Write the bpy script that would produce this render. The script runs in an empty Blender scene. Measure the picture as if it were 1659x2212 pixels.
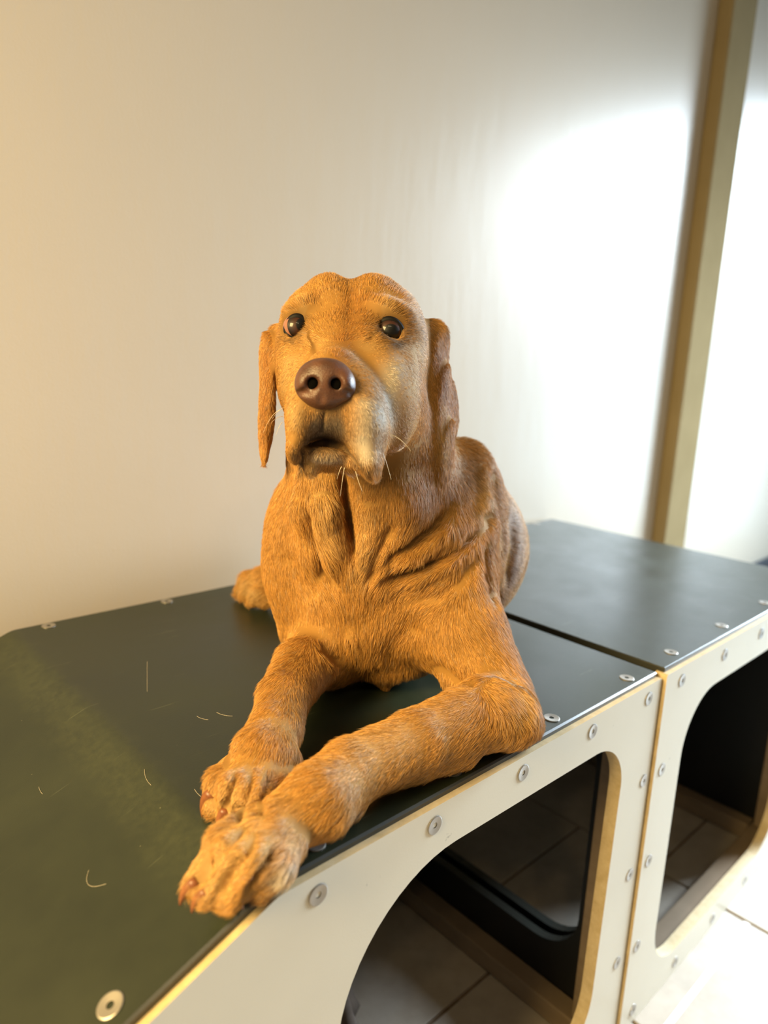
import bpy, bmesh, math, random
import numpy as np
from mathutils import Vector, Matrix

random.seed(7)
RNG = np.random.default_rng(7)
scene = bpy.context.scene
COL = scene.collection

# ------------------------------------------------------------------ camera
F_PX, CX, CY = 1521.15, 829.5, 1106.0            # focal length in pixels of the 1659 x 2212 frame
TOP = 0.5561                                     # height of the platform top above the floor
CAM = np.array([-0.82277, -0.35419, 0.92031])
CR = np.array([0.73385113, -0.67794054, 0.04311779])
CU = np.array([0.10969907, 0.18090748, 0.97736308])
CF = np.array([0.67039439, 0.71250902, -0.20712861])
cam_data = bpy.data.cameras.new('camera')
cam_data.sensor_fit = 'VERTICAL'
cam_data.sensor_height = 24.0
cam_data.lens = 24.0 * F_PX / 2212.0
cam_data.clip_start = 0.02
cam_data.dof.use_dof = True
cam_data.dof.focus_distance = 0.665
cam_data.dof.aperture_fstop = 2.2
cam = bpy.data.objects.new('camera', cam_data)
COL.objects.link(cam)
cam.matrix_world = Matrix(((CR[0], CU[0], -CF[0], CAM[0]), (CR[1], CU[1], -CF[1], CAM[1]),
                           (CR[2], CU[2], -CF[2], CAM[2]), (0, 0, 0, 1)))
scene.camera = cam

# ------------------------------------------------------------------ world, lights, exposure
scene.view_settings.view_transform = 'Standard'
scene.view_settings.look = 'None'
scene.view_settings.gamma = 1.0
scene.view_settings.exposure = -0.10
scene.view_settings.use_curve_mapping = False
world = bpy.data.worlds.new('world')
scene.world = world
world.use_nodes = True
world.node_tree.nodes['Background'].inputs[0].default_value = (0.62, 0.74, 1.0, 1)
world.node_tree.nodes['Background'].inputs[1].default_value = 0.6

scene.cycles.max_bounces = 5
scene.cycles.diffuse_bounces = 3
scene.cycles.glossy_bounces = 2
scene.cycles.transmission_bounces = 2
scene.cycles.caustics_reflective = False
scene.cycles.caustics_refractive = False

ROOM_X0, ROOM_X1, ROOM_Y0, WALL_Y, CEIL = -2.1, 3.0, -2.7, 0.618, 2.6
WIN_Y0, WIN_Y1, WIN_Z0, WIN_Z1 = -1.15, 0.15, 0.08, 2.2


def area_light(name, loc, look, size, size_y, power, color, shape='RECTANGLE', spread=180):
    ld = bpy.data.lights.new(name, 'AREA')
    ld.shape = shape
    ld.size = size
    if shape in ('RECTANGLE', 'ELLIPSE'):
        ld.size_y = size_y
    ld.energy = power
    ld.color = color
    ld.spread = math.radians(spread)
    o = bpy.data.objects.new(name, ld)
    COL.objects.link(o)
    o.location = loc
    o.rotation_euler = Vector(look).to_track_quat('-Z', 'Y').to_euler()
    return o


# daylight entering through the tall glazed door of the right wall: sky above, paler ground glow below
WIN_ZM = 1.2
area_light('door_daylight_sky', (ROOM_X1 + 0.09, (WIN_Y0 + WIN_Y1) / 2, (WIN_ZM + WIN_Z1) / 2), (-1, 0.22, -0.60),
           WIN_Y1 - WIN_Y0, WIN_Z1 - WIN_ZM, 84, (0.74, 0.88, 1.0), spread=72)
area_light('door_daylight_ground', (ROOM_X1 + 0.09, (WIN_Y0 + WIN_Y1) / 2, (WIN_ZM + WIN_Z0) / 2), (-1, 0, 0),
           WIN_Y1 - WIN_Y0, WIN_ZM - WIN_Z0, 52, (0.50, 0.75, 1.0), spread=150)
# warm light from the left, through a window added in the unseen wall
WN2_Y0, WN2_Y1, WN2_Z0, WN2_Z1 = -0.45, 0.50, 1.15, 2.1
area_light('added_window_light', (ROOM_X0 - 0.05, (WN2_Y0 + WN2_Y1) / 2, (WN2_Z0 + WN2_Z1) / 2), (1, 0.0, -0.85),
           WN2_Y1 - WN2_Y0 - 0.1, WN2_Z1 - WN2_Z0 - 0.05, 55, (1.0, 0.72, 0.29), spread=120)
# warm ceiling lamps (their fixtures are built further down, where these lights hang)
LAMPS = [(-1.55, -0.95), (-1.35, -1.2), (-1.1, -1.45)]
for lx, ly in LAMPS:
    tgt = Vector((-0.7, 0.35, 0.75)) - Vector((lx, ly, 2.46))
    area_light('ceiling_lamp_light', (lx, ly, 2.46), tgt, 0.12, 0.12, 1.6, (1.0, 0.74, 0.40), 'DISK', 110)

# ------------------------------------------------------------------ helpers


def at(u, v, d):
    """A point d metres in front of the camera plane, seen at pixel (u, v)."""
    return CAM + d * (CF + (u - CX) / F_PX * CR - (v - CY) / F_PX * CU)


def atz(u, v, h):
    """The point at height h above the platform top seen at pixel (u, v)."""
    d = CF + (u - CX) / F_PX * CR - (v - CY) / F_PX * CU
    return CAM + d * ((TOP + h - CAM[2]) / d[2])


def empty(name, loc, label=None, cat=None, group=None):
    o = bpy.data.objects.new(name, None)
    COL.objects.link(o)
    o.location = loc
    o.empty_display_size = 0.1
    if label:
        o['label'] = label
        o['category'] = cat
    if group:
        o['group'] = group
    return o


def obj(name, me, mats, parent=None, loc=None, smooth=False):
    """Link one mesh object; mesh coordinates are world coordinates unless loc is given."""
    if isinstance(me, bmesh.types.BMesh):
        bm = me
        me = bpy.data.meshes.new(name)
        bm.normal_update()
        bm.to_mesh(me)
        bm.free()
    if smooth:
        me.polygons.foreach_set('use_smooth', [True] * len(me.polygons))
    if not isinstance(mats, (list, tuple)):
        mats = [mats]
    if not me.materials:
        for m in mats:
            me.materials.append(m)
    o = bpy.data.objects.new(name, me)
    COL.objects.link(o)
    if loc is not None:
        o.location = loc
    if parent is not None:
        o.parent = parent
        pl = WORLD_LOC.get(parent.name, Vector(parent.location))
        wl = Vector(loc) if loc is not None else Vector((0, 0, 0))
        o.location = wl - pl
        WORLD_LOC[o.name] = wl
    else:
        WORLD_LOC[o.name] = Vector(o.location)
    return o


WORLD_LOC = {}


def structure(name, me, mats):
    o = obj(name, me, mats)
    o['kind'] = 'structure'
    o['label'] = STRUCT_LABELS.get(name, 'part of the room')
    return o


STRUCT_LABELS = {
    'wall_back': 'glossy cream painted wall behind the dog',
    'floor': 'beige stone tile floor with brown joints',
    'trim_1': 'flat tan pilaster strip running up the cream wall',
    'baseboard_back': 'black baseboard along the foot of the cream wall',
    'ceiling': 'plain white ceiling', 'wall_left': 'plain cream side wall', 'wall_front': 'plain cream wall behind the viewer',
    'wall_right': 'cream wall with the glazed door', 'window_1': 'white frame of an added side window', 'door_1': 'white frame of the tall glazed door'}


def bm_box(bm, x0, x1, y0, y1, z0, z1, mat=0, bevel=0.0):
    vs = [bm.verts.new(c) for c in ((x0, y0, z0), (x1, y0, z0), (x1, y1, z0), (x0, y1, z0),
                                    (x0, y0, z1), (x1, y0, z1), (x1, y1, z1), (x0, y1, z1))]
    fs = []
    for idx in ((3, 2, 1, 0), (4, 5, 6, 7), (0, 1, 5, 4), (1, 2, 6, 5), (2, 3, 7, 6), (3, 0, 4, 7)):
        f = bm.faces.new([vs[i] for i in idx])
        f.material_index = mat
        fs.append(f)
    if bevel > 0:
        es = list({e for f in fs for e in f.edges})
        bmesh.ops.bevel(bm, geom=es, offset=bevel, segments=2, profile=0.5, affect='EDGES')
    return fs


def box_bm(*a, **k):
    bm = bmesh.new()
    bm_box(bm, *a, **k)
    return bm


# ------------------------------------------------------------------ materials
class NT:
    def __init__(self, name):
        self.m = bpy.data.materials.new(name)
        self.m.use_nodes = True
        self.t = self.m.node_tree
        self.b = self.t.nodes['Principled BSDF']

    def n(self, kind, **props):
        nd = self.t.nodes.new(kind)
        for k, v in props.items():
            if k.startswith('i_'):
                nd.inputs[k[2:].replace('_', ' ')].default_value = v
            else:
                setattr(nd, k, v)
        return nd

    def l(self, a, b):
        self.t.links.new(a, b)

    def ramp(self, fac, stops):
        r = self.n('ShaderNodeValToRGB')
        el = r.color_ramp.elements
        while len(el) < len(stops):
            el.new(0.5)
        for e, (p, c) in zip(el, stops):
            e.position = p
            e.color = tuple(c) + (1,) if len(c) == 3 else c
        self.l(fac, r.inputs[0])
        return r.outputs[0]

    def noise(self, scale, detail=3, rough=0.55, coord='Object', vec_scale=None):
        tc = self.n('ShaderNodeTexCoord')
        nz = self.n('ShaderNodeTexNoise')
        nz.inputs['Scale'].default_value = scale
        nz.inputs['Detail'].default_value = detail
        nz.inputs['Roughness'].default_value = rough
        src = tc.outputs[coord]
        if vec_scale:
            mp = self.n('ShaderNodeMapping')
            mp.inputs['Scale'].default_value = vec_scale
            self.l(src, mp.inputs[0])
            src = mp.outputs[0]
        self.l(src, nz.inputs['Vector'])
        return nz.outputs['Fac']

    def mix(self, fac, a, b, blend='MIX'):
        mx = self.n('ShaderNodeMix', data_type='RGBA', blend_type=blend)
        for sock, val in ((mx.inputs[0], fac), (mx.inputs[6], a), (mx.inputs[7], b)):
            if hasattr(val, 'links'):
                self.l(val, sock)
            elif isinstance(val, (int, float)):
                sock.default_value = val
            else:
                sock.default_value = tuple(val) + (1,) if len(val) == 3 else val
        return mx.outputs[2]

    def bump(self, height, strength=0.2, dist=0.002, prev=None):
        b = self.n('ShaderNodeBump')
        b.inputs['Strength'].default_value = strength
        b.inputs['Distance'].default_value = dist
        self.l(height, b.inputs['Height'])
        if prev is not None:
            self.l(prev, b.inputs['Normal'])
        self.l(b.outputs[0], self.b.inputs['Normal'])
        return b.outputs[0]

    def set(self, color=None, rough=None, metal=None, spec=None, coat=None, coat_rough=None):
        if color is not None:
            if hasattr(color, 'links'):
                self.l(color, self.b.inputs['Base Color'])
            else:
                self.b.inputs['Base Color'].default_value = tuple(color) + (1,)
        for key, val in (('Roughness', rough), ('Metallic', metal), ('Specular IOR Level', spec),
                         ('Coat Weight', coat), ('Coat Roughness', coat_rough)):
            if val is None:
                continue
            if hasattr(val, 'links'):
                self.l(val, self.b.inputs[key])
            else:
                self.b.inputs[key].default_value = val
        return self.m


def make_materials():
    M = {}
    t = NT('wall_paint')
    c = t.ramp(t.noise(1.3, 3), [(0.3, (0.51, 0.44, 0.345)), (0.7, (0.54, 0.468, 0.37))])
    stip = t.noise(260, 2, 0.6)
    broad = t.noise(14, 4, 0.6, vec_scale=(1.6, 1.6, 0.45))
    b1 = t.bump(stip, 0.10, 0.002)
    t.bump(broad, 0.05, 0.012, b1)
    M['wall'] = t.set(c, 0.34, spec=0.23)
    t = NT('ceiling_paint')
    M['ceiling'] = t.set((0.34, 0.31, 0.27), 0.8)
    t = NT('far_wall_paint')
    M['far'] = t.set((0.34, 0.30, 0.25), 0.7)
    t = NT('pilaster_paint')
    c = t.ramp(t.noise(6, 3), [(0.3, (0.22, 0.165, 0.085)), (0.7, (0.25, 0.19, 0.10))])
    M['pilaster'] = t.set(c, 0.85, spec=0.0)
    t = NT('black_rubber_base')
    M['base'] = t.set((0.012, 0.013, 0.02), 0.5)
    t = NT('tile_stone')
    n1 = t.noise(7, 5, 0.62)
    n2 = t.noise(40, 3, 0.6)
    c = t.mix(t.ramp(n2, [(0.42, (0, 0, 0)), (0.75, (0.5, 0.5, 0.5))]),
              t.ramp(n1, [(0.25, (0.33, 0.285, 0.23)), (0.5, (0.41, 0.36, 0.30)), (0.75, (0.47, 0.425, 0.365))]), (0.33, 0.28, 0.22))
    t.bump(n1, 0.15, 0.003)
    M['tile'] = t.set(c, 0.42, spec=0.5)
    t = NT('grout')
    M['grout'] = t.set(t.ramp(t.noise(60, 3), [(0.3, (0.13, 0.085, 0.05)), (0.7, (0.20, 0.14, 0.09))]), 0.9)
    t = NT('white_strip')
    M['black'] = NT('black_sheet').set((0.007, 0.008, 0.009), 0.4)
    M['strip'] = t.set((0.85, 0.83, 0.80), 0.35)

    # dark green phenolic sheet with scuffs, dust and scratches
    def sheet(name, worn):
        t = NT(name)
        n1 = t.noise(9, 5, 0.65)
        c = t.ramp(n1, [(0.3, (0.013, 0.018, 0.010)), (0.7, (0.022, 0.028, 0.015))])
        n3 = t.noise(120, 4, 0.7)
        tc = t.n('ShaderNodeTexCoord')
        if worn:
            # a dusty scuffed band along the bend of the sheet
            sep = t.n('ShaderNodeSeparateXYZ')
            t.l(tc.outputs['Object'], sep.inputs[0])
            add = t.n('ShaderNodeMath', operation='MULTIPLY_ADD')
            t.l(t.noise(25, 4, 0.7), add.inputs[0])
            add.inputs[1].default_value = 0.05
            t.l(sep.outputs[0], add.inputs[2])
            band = t.n('ShaderNodeMapRange', interpolation_type='SMOOTHSTEP')
            ab = t.n('ShaderNodeMath', operation='ADD')
            t.l(add.outputs[0], ab.inputs[0])
            ab.inputs[1].default_value = 0.572
            aa = t.n('ShaderNodeMath', operation='ABSOLUTE')
            t.l(ab.outputs[0], aa.inputs[0])
            t.l(aa.outputs[0], band.inputs[0])
            band.inputs[1].default_value = 0.036
            band.inputs[2].default_value = 0.004
            band.inputs[3].default_value = 0.0
            band.inputs[4].default_value = 1.0
            ml = t.n('ShaderNodeMath', operation='MULTIPLY')
            t.l(band.outputs[0], ml.inputs[0])
            t.l(t.ramp(n3, [(0.35, (0.1, 0.1, 0.1)), (0.8, (0.6, 0.6, 0.6))]), ml.inputs[1])
            c = t.mix(ml.outputs[0], c, (0.055, 0.062, 0.028))
        # sparse pale specks and hairline scratches
        vor = t.n('ShaderNodeTexVoronoi')
        vor.inputs['Scale'].default_value = 34
        t.l(tc.outputs['Object'], vor.inputs['Vector'])
        c = t.mix(t.ramp(vor.outputs['Distance'], [(0.0, (0.9, 0.9, 0.9)), (0.022, (0, 0, 0))]), c, (0.30, 0.29, 0.19))
        w = t.noise(11, 2, 0.5, vec_scale=(1, 14, 1))
        c = t.mix(t.ramp(w, [(0.70, (0, 0, 0)), (0.74, (0.18, 0.18, 0.18)), (0.78, (0, 0, 0))]), c, (0.17, 0.18, 0.12))
        t.bump(t.noise(900, 2), 0.12, 0.0006)
        return t.set(c, t.ramp(n1, [(0.3, (0.30, 0.30, 0.30)), (0.7, (0.40, 0.40, 0.40))]), spec=0.5)
    M['sheet'] = sheet('dark_green_sheet', False)
    M['sheet_worn'] = sheet('dark_green_sheet_scuffed', True)
    t = NT('dark_edge')
    M['edge'] = t.set((0.035, 0.036, 0.030), 0.3)
    t = NT('cream_panel_paint')
    n1 = t.noise(5, 4)
    c = t.ramp(n1, [(0.3, (0.72, 0.66, 0.53)), (0.7, (0.77, 0.71, 0.57))])
    sc = t.noise(30, 5, 0.75)
    c = t.mix(t.ramp(sc, [(0.665, (0, 0, 0)), (0.74, (0.6, 0.6, 0.6))]), c, (0.22, 0.20, 0.16))
    t.bump(t.noise(500, 2), 0.06, 0.0008)
    M['panel'] = t.set(c, 0.42, spec=0.4)
    t = NT('raw_plywood_edge')
    tc = t.n('ShaderNodeTexCoord')
    c = t.ramp(t.noise(60, 4, 0.7), [(0.25, (0.46, 0.34, 0.17)), (0.6, (0.60, 0.47, 0.27)), (0.85, (0.68, 0.58, 0.40))])
    M['ply'] = t.set(c, 0.5)
    t = NT('cleat_wood')
    c = t.ramp(t.noise(12, 4, 0.6, vec_scale=(1, 1, 4)), [(0.3, (0.20, 0.145, 0.095)), (0.7, (0.27, 0.20, 0.135))])
    M['cleat'] = t.set(c, 0.32, spec=0.6)
    t = NT('screw_steel')
    M['steel'] = t.set((0.42, 0.39, 0.35), 0.38, metal=0.8)
    t = NT('screw_recess')
    M['recess'] = t.set((0.004, 0.0035, 0.003), 0.9, spec=0.0)
    t = NT('white_metal')
    M['white'] = t.set((0.8, 0.8, 0.78), 0.4)
    t = NT('brown_fabric')
    M['fabric'] = t.set(t.ramp(t.noise(30, 3), [(0.3, (0.08, 0.055, 0.04)), (0.7, (0.17, 0.13, 0.10))]), 0.8)
    return M


M = make_materials()

# ------------------------------------------------------------------ room shell
floor = structure('floor', box_bm(ROOM_X0, ROOM_X1, ROOM_Y0, WALL_Y, -0.06, -0.004), M['grout'])
# stone tiles, set in columns with staggered joints
TS, TG = 0.333, 0.006
bm = bmesh.new()
bm_box(bm, -TS / 2 + TG / 2, TS / 2 - TG / 2, -TS / 2 + TG / 2, TS / 2 - TG / 2, -0.010, 0.0, bevel=0.0015)
tile_me = bpy.data.meshes.new('tile')
bm.to_mesh(tile_me)
bm.free()
OFFS = {0: -0.04, -1: 0.187, 1: 0.13, -2: 0.04, 2: 0.02, -3: 0.11, 3: 0.2}
ncol0 = int(math.floor((ROOM_X0 - 0.05) / TS))
for ci in range(ncol0, 9):
    x = 0.05 + (ci + 0.5) * TS - 0.002
    if x - TS / 2 < ROOM_X0 or x + TS / 2 > ROOM_X1:
        continue
    off = OFFS.get(ci, (ci * 0.37) % TS)
    for cj in range(-9, 3):
        y = off + (cj + 0.5) * TS
        if y - TS / 2 < ROOM_Y0 or y - TS / 2 > WALL_Y - 0.02:
            continue
        if y + TS / 2 > WALL_Y:          # a tile cut to fit along the wall
            obj('tile', box_bm(x - TS / 2 + TG / 2, x + TS / 2 - TG / 2, y - TS / 2 + TG / 2, WALL_Y - 0.001, -0.010, 0.0, bevel=0.0015), M['tile'], floor)
            continue
        o = obj('tile', tile_me, M['tile'], floor, loc=(x, y, random.uniform(-0.0006, 0.0004)))
# white strip painted in for window light caught on a tile edge
obj('edge_glint_strip', box_bm(0.055, 0.377, -0.0455, -0.0365, -0.005, 0.0012), M['strip'], floor)

structure('wall_back', box_bm(ROOM_X0, ROOM_X1, WALL_Y, WALL_Y + 0.1, 0, CEIL), M['wall'])
structure('baseboard_back', box_bm(1.376, ROOM_X1, WALL_Y - 0.012, WALL_Y, 0, 0.20, bevel=0.004), M['base'])
structure('trim_1', box_bm(1.224, 1.376, WALL_Y - 0.042, WALL_Y, 0, CEIL, bevel=0.006), M['pilaster'])
structure('ceiling', box_bm(ROOM_X0, ROOM_X1, ROOM_Y0, WALL_Y, CEIL, CEIL + 0.1), M['ceiling'])
bm = bmesh.new()
bm_box(bm, ROOM_X0 - 0.1, ROOM_X0, ROOM_Y0, WN2_Y0, 0, CEIL)
bm_box(bm, ROOM_X0 - 0.1, ROOM_X0, WN2_Y1, WALL_Y, 0, CEIL)
bm_box(bm, ROOM_X0 - 0.1, ROOM_X0, WN2_Y0, WN2_Y1, 0, WN2_Z0)
bm_box(bm, ROOM_X0 - 0.1, ROOM_X0, WN2_Y0, WN2_Y1, WN2_Z1, CEIL)
structure('wall_left', bm, M['far'])
bm = bmesh.new()
for a in ((WN2_Y0, WN2_Y0 + 0.05, WN2_Z0, WN2_Z1), (WN2_Y1 - 0.05, WN2_Y1, WN2_Z0, WN2_Z1),
          (WN2_Y0, WN2_Y1, WN2_Z0, WN2_Z0 + 0.03), (WN2_Y0, WN2_Y1, WN2_Z1 - 0.03, WN2_Z1)):
    bm_box(bm, ROOM_X0 - 0.03, ROOM_X0, *a)
structure('window_1', bm, M['white'])  # unseen frame, added around the warm light
structure('wall_front', box_bm(ROOM_X0, ROOM_X1, ROOM_Y0 - 0.1, ROOM_Y0, 0, CEIL), M['far'])
bm = bmesh.new()
bm_box(bm, ROOM_X1, ROOM_X1 + 0.12, ROOM_Y0, WIN_Y0, 0, CEIL)
bm_box(bm, ROOM_X1, ROOM_X1 + 0.12, WIN_Y1, WALL_Y, 0, CEIL)
bm_box(bm, ROOM_X1, ROOM_X1 + 0.12, WIN_Y0, WIN_Y1, 0, WIN_Z0)
bm_box(bm, ROOM_X1, ROOM_X1 + 0.12, WIN_Y0, WIN_Y1, WIN_Z1, CEIL)
structure('wall_right', bm, M['far'])
bm = bmesh.new()
for a in ((WIN_Y0, WIN_Y0 + 0.05, WIN_Z0, WIN_Z1), (WIN_Y1 - 0.05, WIN_Y1, WIN_Z0, WIN_Z1),
          (WIN_Y0, WIN_Y1, WIN_Z0, WIN_Z0 + 0.05), (WIN_Y0, WIN_Y1, WIN_Z1 - 0.05, WIN_Z1)):
    bm_box(bm, ROOM_X1 + 0.03, ROOM_X1 + 0.07, *a)
structure('door_1', bm, M['white'])
for i, (lx, ly) in enumerate(LAMPS):
    bm = bmesh.new()
    bmesh.ops.create_cone(bm, cap_ends=True, segments=24, radius1=0.085, radius2=0.06, depth=0.12,
                          matrix=Matrix.Translation((0, 0, 0.075)))
    o = obj('ceiling_lamp', bm, M['white'], loc=(lx, ly, 2.465))
    o['label'] = ['white round ceiling lamp nearest the left wall', 'white round ceiling lamp between the other two',
                  'white round ceiling lamp furthest from the left wall'][i]
    o['category'] = 'lamp'
    o['group'] = 'ceiling lamps'

# ------------------------------------------------------------------ platform modules


def rounded(points, radii, seg=10):
    """Closed 2D polygon with each corner rounded by its own radius."""
    out = []
    n = len(points)
    for i in range(n):
        p0, p1, p2 = (np.array(points[(i + k) % n], float) for k in (-1, 0, 1))
        r = radii[i]
        if r <= 0:
            out.append(tuple(p1))
            continue
        a = (p0 - p1) / np.linalg.norm(p0 - p1)
        b = (p2 - p1) / np.linalg.norm(p2 - p1)
        ang = math.acos(max(-1, min(1, float(a @ b))))
        tl = r / math.tan(ang / 2)
        bis = (a + b) / np.linalg.norm(a + b)
        c = p1 + bis * (r / math.sin(ang / 2))
        s, e = p1 + a * tl - c, p1 + b * tl - c
        a0 = math.atan2(s[1], s[0])
        da = (math.atan2(e[1], e[0]) - a0 + math.pi) % (2 * math.pi) - math.pi
        for k in range(seg + 1):
            th = a0 + da * k / seg
            out.append((c[0] + r * math.cos(th), c[1] + r * math.sin(th)))
    return out


def panel_bm(outer, inner, to3d, thick):
    """A sheet with an optional hole: outlines in 2D, to3d(a, b, t) maps to space; cut edges get material 1."""
    bm = bmesh.new()
    loops = []
    for poly in [outer] + ([inner] if inner else []):
        vs = [bm.verts.new(to3d(a, b, 0.0)) for a, b in poly]
        es = [bm.edges.new((vs[i], vs[(i + 1) % len(vs)])) for i in range(len(vs))]
        loops.append((vs, es))
    bmesh.ops.triangle_fill(bm, use_beauty=True, use_dissolve=False, edges=[e for _, es in loops for e in es])
    front = list(bm.faces)
    mp = {}
    for poly, (vs, _) in zip([outer] + ([inner] if inner else []), loops):
        for (a, b), v in zip(poly, vs):
            mp[v] = bm.verts.new(to3d(a, b, thick))
    for f in front:
        bm.faces.new([mp[v] for v in reversed(f.verts)])
    for vs, _ in loops:
        for i in range(len(vs)):
            a, b = vs[i], vs[(i + 1) % len(vs)]
            f = bm.faces.new((a, b, mp[b], mp[a]))
            f.material_index = 1
    bmesh.ops.recalc_face_normals(bm, faces=bm.faces[:])
    return bm


bm = bmesh.new()
prof = [(0.0, -0.0014), (0.0022, -0.0014), (0.0026, 0.0001), (0.0080, 0.0006), (0.0088, 0.0003), (0.0090, -0.004)]
SEG = 20
rings = []
for r, z in prof:
    if r == 0:
        continue
    rings.append([bm.verts.new((r * math.cos(2 * math.pi * k / SEG), r * math.sin(2 * math.pi * k / SEG), z)) for k in range(SEG)])
f = bm.faces.new(rings[0])
f.material_index = 1
for a, b in zip(rings[:-1], rings[1:]):
    for k in range(SEG):
        f = bm.faces.new((a[k], b[k], b[(k + 1) % SEG], a[(k + 1) % SEG]))
        f.material_index = 1 if a is rings[0] else 0
bmesh.ops.recalc_face_normals(bm, faces=bm.faces[:])
screw_me = bpy.data.meshes.new('screw')
bm.to_mesh(screw_me)
bm.free()


def screw(parent, loc, normal):
    o = obj('screw', screw_me, [M['steel'], M['recess']], parent, loc=loc)
    o.rotation_euler = Vector(normal).to_track_quat('Z', 'Y').to_euler()
    return o


D = 0.61
T = 0.016           # thickness of the side panels
PZ = TOP - 0.006    # top edge of the side panels, just under the sheet
CREASE, SLOPE = -0.579, 0.40
RAMP_END = -1.72


def ramp_z(x, z0=TOP):
    return z0 if x > CREASE else z0 - (CREASE - x) * SLOPE


ramp = empty('ramp_module', (-0.9, 0.305, 0.0),
             'dark green topped plywood ramp platform the dog lies on', 'platform')
# bent top sheet
R = 0.035
ang = math.atan(SLOPE)
tl = R * math.tan(ang / 2)
prof = [(-0.003, TOP), (CREASE + tl, TOP)]
for k in range(1, 9):
    th = ang * k / 8
    prof.append((CREASE + tl - R * math.sin(th), TOP - R + R * math.cos(th)))
prof.append((RAMP_END, ramp_z(RAMP_END)))
bm = bmesh.new()
th_s = 0.010
cols = []
for i, (x, z) in enumerate(prof):
    nx, nz = (0, 1) if i < 2 else (-math.sin(min(ang, ang * (i - 1) / 8)), math.cos(min(ang, ang * (i - 1) / 8)))
    cols.append([bm.verts.new((x + nx * o, y, z + nz * o)) for y, o in
                 ((0.0070, -th_s), (0.0060, -0.0015), (0.0080, 0.0), (D - 0.003, 0.0), (D - 0.001, -0.0015), (D - 0.001, -th_s))])
for a, b in zip(cols[:-1], cols[1:]):
    for k in range(5):
        f = bm.faces.new((a[k], a[k + 1], b[k + 1], b[k]))
        f.material_index = 0 if k == 2 else 1
    f = bm.faces.new((a[5], a[0], b[0], b[5]))
    f.material_index = 1
for c, s in ((cols[0], 1), (cols[-1], -1)):
    f = bm.faces.new(c if s > 0 else c[::-1])
    f.material_index = 1
bmesh.ops.recalc_face_normals(bm, faces=bm.faces[:])
ramp_top = obj('top_sheet', bm, [M['sheet_worn'], M['edge']], ramp)
for x, y in ((-0.527, 0.0215), (-0.369, 0.0215), (-0.2098, 0.0215), (-0.0496, 0.0215), (-0.5365, 0.596), (-0.368, 0.596), (-0.205, 0.596), (-0.05, 0.596)):
    screw(ramp_top, (x, y, TOP + 0.0004), (0, 0, 1))
for x in (-0.685, -0.85, -1.02):
    for y in (0.0255, 0.596):
        screw(ramp_top, (x, y, ramp_z(x) + 0.0006), (-math.sin(ang), 0, math.cos(ang)))
outer1 = [(0.0, 0.0), (0.0, PZ), (CREASE + 0.004, PZ), (RAMP_END, ramp_z(RAMP_END, PZ)), (RAMP_END, 0.0)]
outer1 = rounded(outer1, [0.002, 0.003, 0.03, 0.004, 0.004], 5)
inner1 = rounded([(-0.083, 0.055), (-0.073, 0.497), (-0.515, 0.505), (-0.515, 0.055)], [0.08, 0.07, 0.13, 0.08], 14)
fr = obj('side_panel', panel_bm(outer1, inner1, lambda a, b, t: (a, t, b), T), [M['panel'], M['ply']], ramp)
fr['label'] = 'cream painted plywood side panel with a rounded opening'
obj('side_panel', panel_bm(outer1, inner1, lambda a, b, t: (a, D - 0.002 - t, b), T), [M['panel'], M['ply']], ramp)
for x, z in ((-0.5395, 0.5325), (-0.4133, 0.5325), (-0.2865, 0.5325), (-0.1589, 0.5325), (-0.030, 0.5315), (-0.0145, 0.4132), (-0.0185, 0.2773),
             (-0.0215, 0.1424), (-0.025, 0.02)):
    screw(fr, (x, -0.0004, z), (0, -1, 0))
for x in (-0.70, -0.86, -1.02):
    screw(fr, (x, -0.0004, ramp_z(x) - 0.03), (0, -1, 0))
# end panel at the joint with the next module, with a rounded opening
endo = [(T, 0.0), (D - T, 0.0), (D - T, TOP - 0.011), (T, TOP - 0.011)]
endi = rounded([(0.064, 0.094), (D - 0.064, 0.094), (D - 0.064, 0.47), (0.064, 0.47)], [0.07] * 4, 10)
obj('end_panel', panel_bm(endo, endi, lambda a, b, t: (-0.0035 - t, a, b), 0.014), [M['black'], M['edge']], ramp)
obj('cleat', box_bm(-0.05, -0.018, T + 0.002, D - T - 0.002, 0.002, 0.034, bevel=0.002), M['cleat'], ramp)
obj('cleat', box_bm(-0.046, -0.018, T + 0.0005, 0.044, 0.036, TOP - 0.012, bevel=0.002), M['cleat'], ramp)
# low end of the ramp: the second end panel
obj('end_panel', box_bm(-0.76, -0.745, T, D - T - 0.002, 0.0, 0.47), M['black'], ramp)
# crumpled brown cloth left on the floor inside the ramp
bm = bmesh.new()
rows = []
rr_ = random.Random(3)
ph = [rr_.uniform(0, 6.28) for _ in range(6)]
for i in range(9):
    f = i / 8
    row = []
    for k in range(48):
        th = 2 * math.pi * k / 48
        fold = 0.16 * math.sin(7 * th + ph[0] + 1.5 * f) + 0.10 * math.sin(13 * th + ph[1] - 2 * f) + 0.06 * math.sin(23 * th + ph[2])
        r = (0.085 - 0.062 * f ** 0.8) * (1 + fold * (1.1 - 0.4 * f))
        row.append(bm.verts.new((r * math.cos(th) + 0.015 * f, r * math.sin(th), 0.19 * f + 0.012 * math.sin(5 * th + ph[3]) * f)))
    rows.append(row)
for a, b in zip(rows[:-1], rows[1:]):
    for k in range(48):
        bm.faces.new((a[k], a[(k + 1) % 48], b[(k + 1) % 48], b[k]))
bm.faces.new(rows[-1])
bm.faces.new(rows[0][::-1])
bmesh.ops.recalc_face_normals(bm, faces=bm.faces[:])
o = obj('cloth', bm, M['fabric'], loc=(-0.335, 0.285, 0.001), smooth=True)
o['label'] = 'crumpled brown cloth on the tiles inside the ramp opening'
o['category'] = 'cloth'

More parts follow.
